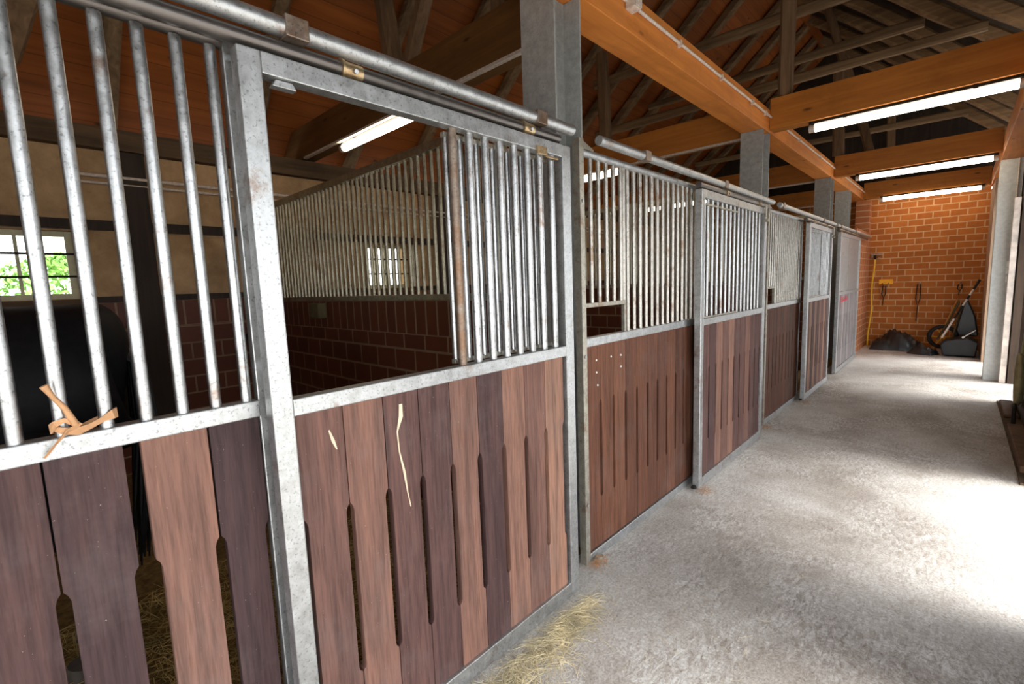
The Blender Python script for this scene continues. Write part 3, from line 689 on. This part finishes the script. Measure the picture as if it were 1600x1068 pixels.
for (x, y, n, l) in ((.02, 2.12, 70, 'tuft of hay at the foot of the tall column'), (.12, 3.42, 45, 'tuft of hay at the near foot of the second barred door'), (.03, 5.34, 40, 'tuft of hay at the foot of the second column'), (.11, 6.72, 40, 'tuft of hay at the near foot of the third barred door')):
    blades(n, lambda x=x, y=y: (x+random.gauss(.02, .02), y+random.gauss(0, .04), abs(random.gauss(0, .012))), .0012, .07, raffia_m, 'hay_tuft', l, 'hay', .002)
tag(MB().tube([(.02, 2.175, 0), (.02, 2.175, .028)], [.026, .022], 12).build('floor_stop', galv_warm, None, .002), 'small round floor stop at the foot of the tall column', 'door stop')
# raffia tie on the nearest bars
tw = thing('raffia_tie', (-.0, .06, 1.30), 'strip of dry raffia knotted round the bottoms of two near bars', 'twine'); P = rel(tw)
mb = MB(); by = [.0485, .125]
mb.ribbon([(-.006, .035, 1.318), (.006, .050, 1.312), (.004, .072, 1.306), (.0, .095, 1.312), (-.004, .118, 1.322), (-.004, .137, 1.330), (-.022, .146, 1.330), (-.040, .135, 1.325), (-.035, .10, 1.315), (-.01, .075, 1.312)], [.010, .016, .018, .012, .012, .022, .024, .016, .012, .010], .0012)
mb.ribbon([(-.03, .034, 1.312), (-.012, .028, 1.318), (.002, .036, 1.33), (.004, .052, 1.336), (.003, .066, 1.328), (.004, .075, 1.316)], [.018, .022, .014, .010, .014, .016], .0012)
mb.tube([(.006, .070, 1.322), (.005, .055, 1.365), (.010, .040, 1.392), (.012, .028, 1.42)], [.007, .006, .005, .008], 6)
mb.ribbon([(.004, .074, 1.318), (.010, .055, 1.312), (.020, .038, 1.296), (.016, .026, 1.280), (.014, .012, 1.262)], [.014, .012, .008, .006, .004], .0012, (0, 1, 1))
P('strip', mb, raffia_m)

# ---------------------------------------------------------------- far end of the aisle
t = thing('yellow_hose', (.1, 12.7, 0), 'yellow hose hanging down the corner of the brick end wall', 'hose'); P = rel(t)
P('hose', MB().tube([(.125, 12.73, 1.88), (.12, 12.72, 1.70), (.095, 12.71, 1.35), (.10, 12.71, 1.05), (.09, 12.70, .80), (.02, 12.60, .45), (.06, 12.45, .1), (.07, 12.3, .02)][:4] + [(.115, 12.70, .85), (.10, 12.69, .60), (.075, 12.68, .30), (.08, 12.60, .03)], .014, 8), yellow_m)
P('hose_connector', MB().tube([(.125, 12.73, 1.86), (.125, 12.735, 1.93)], .02, 8), iron_m)
t = thing('wall_tap', (.08, 12.75, 1.9), 'metal tap and bracket above the yellow hose on the end wall', 'tap'); P = rel(t)
P('bracket', MB().box(.055, .24, 12.70, 12.795, 1.955, 1.975).box(.06, .08, 12.72, 12.795, 1.90, 1.955), galv_warm, .002)
P('spout', MB().tube([(.125, 12.795, 1.945), (.125, 12.74, 1.945), (.125, 12.735, 1.925)], .012, 8), iron_m)
P('handle', MB().tube([(.17, 12.74, 1.90), (.22, 12.74, 1.90)], .008, 8), galv_warm)
t = thing('yellow_hook_board', (.32, 12.78, 1.4), 'yellow plate on the brick end wall with dark tack hanging below', 'hook board'); P = rel(t)
P('plate', MB().box(.205, .44, 12.765, 12.797, 1.335, 1.435), yellow_box_m, .006)
for x in (.27, .37): P('hook', MB().tube([(x, 12.77, 1.34), (x, 12.72, 1.33), (x, 12.70, 1.36)], .007, 6), iron_m)
def halter(x, z, L, label):
    t = thing('hanging_tack', (x, 12.74, z), label, 'tack'); P = rel(t)
    P('wall_hook', MB().tube([(x, 12.797, z), (x, 12.74, z), (x, 12.73, z+.03)], .012, 8), galv_warm)
    P('strap', MB().tube([(x-.03, 12.745, z), (x-.045, 12.745, z-L*.4), (x-.01, 12.745, z-L*.62), (x+.02, 12.745, z-L*.4), (x+.02, 12.745, z)], .011, 6).tube([(x-.01, 12.745, z-L*.6), (x-.02, 12.745, z-L)], .009, 6), iron_m)
halter(.31, 1.30, .42, 'dark halter hanging under the yellow plate')
halter(.87, 1.32, .75, 'long dark strap hanging from a hook in the middle of the end wall')
halter(1.48, 1.30, .20, 'short dark strap hanging from the right hook on the end wall')
def lumpy(name, cx, cy, lx, ly, h, m, label, cat, seed, rot=0):
    random.seed(seed); n, k = 28, 14; vs = []; fs = []; ph = [random.uniform(0, 6) for _ in range(8)]
    for i in range(n+1):
        for j in range(k+1):
            u, v = i/n*2-1, j/k*2-1; e = max(0, 1-u*u)*max(0, 1-v*v)
            r = .72+.14*math.sin(4*u+ph[0]+2*v)+.10*math.sin(9*u+5*v+ph[1])+.07*math.sin(12*v+7*u+ph[2])+.05*math.sin(23*u-9*v+ph[3])
            x, y = u*lx, v*ly; c, s = math.cos(rot), math.sin(rot)
            vs.append((cx+x*c-y*s, cy+x*s+y*c, .003+h*e**.45*max(.15, r)))
    for i in range(n):
        for j in range(k): a = i*(k+1)+j; fs.append((a, a+1, a+k+2, a+k+1))
    bt = [(p[0], p[1], .001) for p in vs]; o = len(vs); fs2 = [tuple(q+o for q in f)[::-1] for f in fs]
    edge = [i*(k+1) for i in range(n+1)] + [n*(k+1)+j for j in range(1, k+1)] + [i*(k+1)+k for i in range(n-1, -1, -1)] + [j for j in range(k-1, 0, -1)]
    sd = [(edge[i], edge[(i+1) % len(edge)], edge[(i+1) % len(edge)]+o, edge[i]+o) for i in range(len(edge))]
    mb = MB(); mb.add(vs+bt, fs+fs2+sd, True); ob = mb.build(name, m); tag(ob, label, cat); return ob
lumpy('plastic_sheeting', .58, 12.44, .42, .27, .42, bag_m, 'crumpled black sheeting heaped against the end wall under the yellow plate', 'sheeting', 3)
lumpy('plastic_sheeting', 1.02, 11.90, .20, .14, .22, bag_m, 'low crumpled black sheeting on the floor between the heap and the barrow', 'sheeting', 11, -.4)
random.seed(21)
# wheelbarrow tipped against the wall
t = thing('wheelbarrow', (1.38, 12.0, 0), 'dark wheelbarrow tipped up in the right corner of the end wall', 'wheelbarrow'); P = rel(t)
wh = MB(); cx, cy, cz, R0 = 1.28, 12.35, .30, .20
ring = [(cx+R0*math.cos(a), cy, cz+R0*math.sin(a)) for a in [2*PI*i/24 for i in range(25)]]
P('tyre', wh.tube(ring, .035, 8, False), rubber_m)
hb = MB().tube([(cx, cy-.05, cz), (cx, cy+.05, cz)], .03, 10)
for i in range(6): a = PI*i/3; hb.tube([(cx, cy, cz), (cx+.18*math.cos(a), cy, cz+.18*math.sin(a))], .008, 6)
P('rim', hb, yellow_box_m)
P('tray', MB().prism([(1.30, .02), (1.74, .02), (1.77, .28), (1.62, .36), (1.33, .30), (1.26, .22)], 'y', 11.72, 12.22), black_m, .02)
P('frame', MB().tube([(1.20, 12.3, .25), (1.33, 12.3, .55), (1.48, 12.4, .98)], .016, 8).tube([(1.42, 12.2, .30), (1.52, 12.4, .95)], .014, 8), olive_m)
t = thing('striped_pole', (1.3, 12.0, 0), 'black and white banded pole leaning to the right across the corner', 'pole'); P = rel(t)
pa, pb = Vector((1.27, 12.02, .31)), Vector((1.70, 12.50, 1.30))
def seg(a, b, r, m, nm='band'): P(nm, MB().tube([pa.lerp(pb, a), pa.lerp(pb, b)], r, 10), m)
seg(0, .36, .016, white_m); seg(.36, .60, .014, black_m); seg(.60, .72, .016, white_m); seg(.72, .79, .020, black_m); seg(.79, .90, .016, white_m); seg(.90, 1.08, .022, black_m, 'handle')
tag(MB().prism([(1.44, .32), (1.78, .32), (1.72, .7), (1.60, 1.02), (1.55, 1.02), (1.50, .7)], 'y', 12.45, 12.62).build('feed_sack', bag_m, None, .03), 'tall black sack standing behind the barrow', 'sack')
tag(MB().tube([(1.56, 11.70, .37), (1.72, 11.74, .50)], .009, 8).tube([(1.55, 11.70, .36), (1.57, 11.70, .38)], .018, 8).build('metal_rod', white_m), 'short shiny rod lying on the black barrow tray', 'rod')
tag(MB().tube([(1.15, 12.56, .02), (1.46, 12.76, 1.02)], .016, 8).build('tool_handle', timber('tool_wood', (.45, .2, .05), (.6, .3, .08), 2, False)), 'yellow-brown wooden handle leaning behind the wheel', 'tool')

# ---------------------------------------------------------------- right edge
for k, (z0, z1, l) in enumerate(((1.60, 1.68, 'upper white switch on the right column'), (1.51, 1.595, 'middle white switch on the right column'), (1.39, 1.47, 'lowest white switch on the right column'))):
    t = thing('light_switch', (1.94, 9.47, z0), l, 'switch'); P = rel(t)
    P('case', MB().box(1.915, 1.985, 9.455, 9.498, z0, z1), white_m, .006); P('rocker', MB().box(1.93, 1.965, 9.448, 9.456, z0+.02, z1-.02), white_m, .002)
tag(MB().tube([(1.955, 9.487, 1.685), (1.955, 9.487, 3.04)], .009, 8).build('cable_conduit', dusty_white), 'thin upright cable pipe above the white switches', 'conduit')
tag(MB().box(1.93, 1.995, 9.32, 9.42, 0, 2.52).build('door_post', white_post, None, .006), 'pale worn post beside the right column', 'post')
tag(MB().tube([(1.955+.012*j, 7.15+.24*math.cos(a)*(1-.08*j), .42+.27*math.sin(a)*(1-.06*j)) for j in range(3) for a in [2*PI*i/20 for i in range(21)]], .016, 6).tube([(1.97, 7.15, .69), (1.985, 7.15, 1.0), (1.995, 7.15, 1.02)], .014, 6).build('rope_coil', hemp_m), 'coiled olive rope hanging low on the dark right wall', 'rope')
tag(MB().box(1.87, 1.98, 5.2, 6.6, .013, .075).build('floor_plank', wood_sill, None, .01), 'brown worn plank on the floor at the right edge', 'plank')
tag(MB().box(1.875, 1.985, 7.1, 7.9, .013, .05).build('floor_plank', wood_sill, None, .01), 'farther short plank along the right wall', 'plank')
tag(MB().tube([(1.93, 6.85, .013), (1.93, 6.85, .17), (1.93, 6.92, .20), (1.93, 6.98, .17)], .018, 8).build('iron_hook', iron_m), 'bent dark iron standing on the floor by the right wall', 'hook')

# ---------------------------------------------------------------- greenery outside the back windows
def hedge(cx, cy, rx, ry, rz, n, label, seed):
    random.seed(seed); mb = MB()
    for i in range(n):
        a, b = random.uniform(0, 2*PI), random.uniform(-.2, 1)*PI/2
        r = random.uniform(.72, 1)
        c = Vector((cx+rx*r*math.cos(a)*math.cos(b), cy+ry*r*math.sin(a)*math.cos(b), 1.0+rz*r*math.sin(b)))
        u = Vector([random.uniform(-1, 1) for _ in range(3)]).normalized(); v = u.cross(Vector([random.uniform(-1, 1) for _ in range(3)])).normalized(); s = random.uniform(.05, .11)
        mb.add([c-u*s, c-v*s*.5, c+u*s, c+v*s*.5], [(0, 1, 2, 3)])
    t = thing('bush', (cx, cy, 0), label, 'bush'); P = rel(t)
    P('foliage', mb, leaf_m); P('trunk', MB().tube([(cx, cy, -.05), (cx, cy, 1.6)], [.09, .05], 8), old_z)
hedge(-8.2, -2.2, 1.5, 2.0, 2.2, 2600, 'green bush outside the window at the left edge', 5)
hedge(-12.2, .8, 1.6, 1.6, 1.6, 1500, 'lower green bush farther outside the left window', 6)
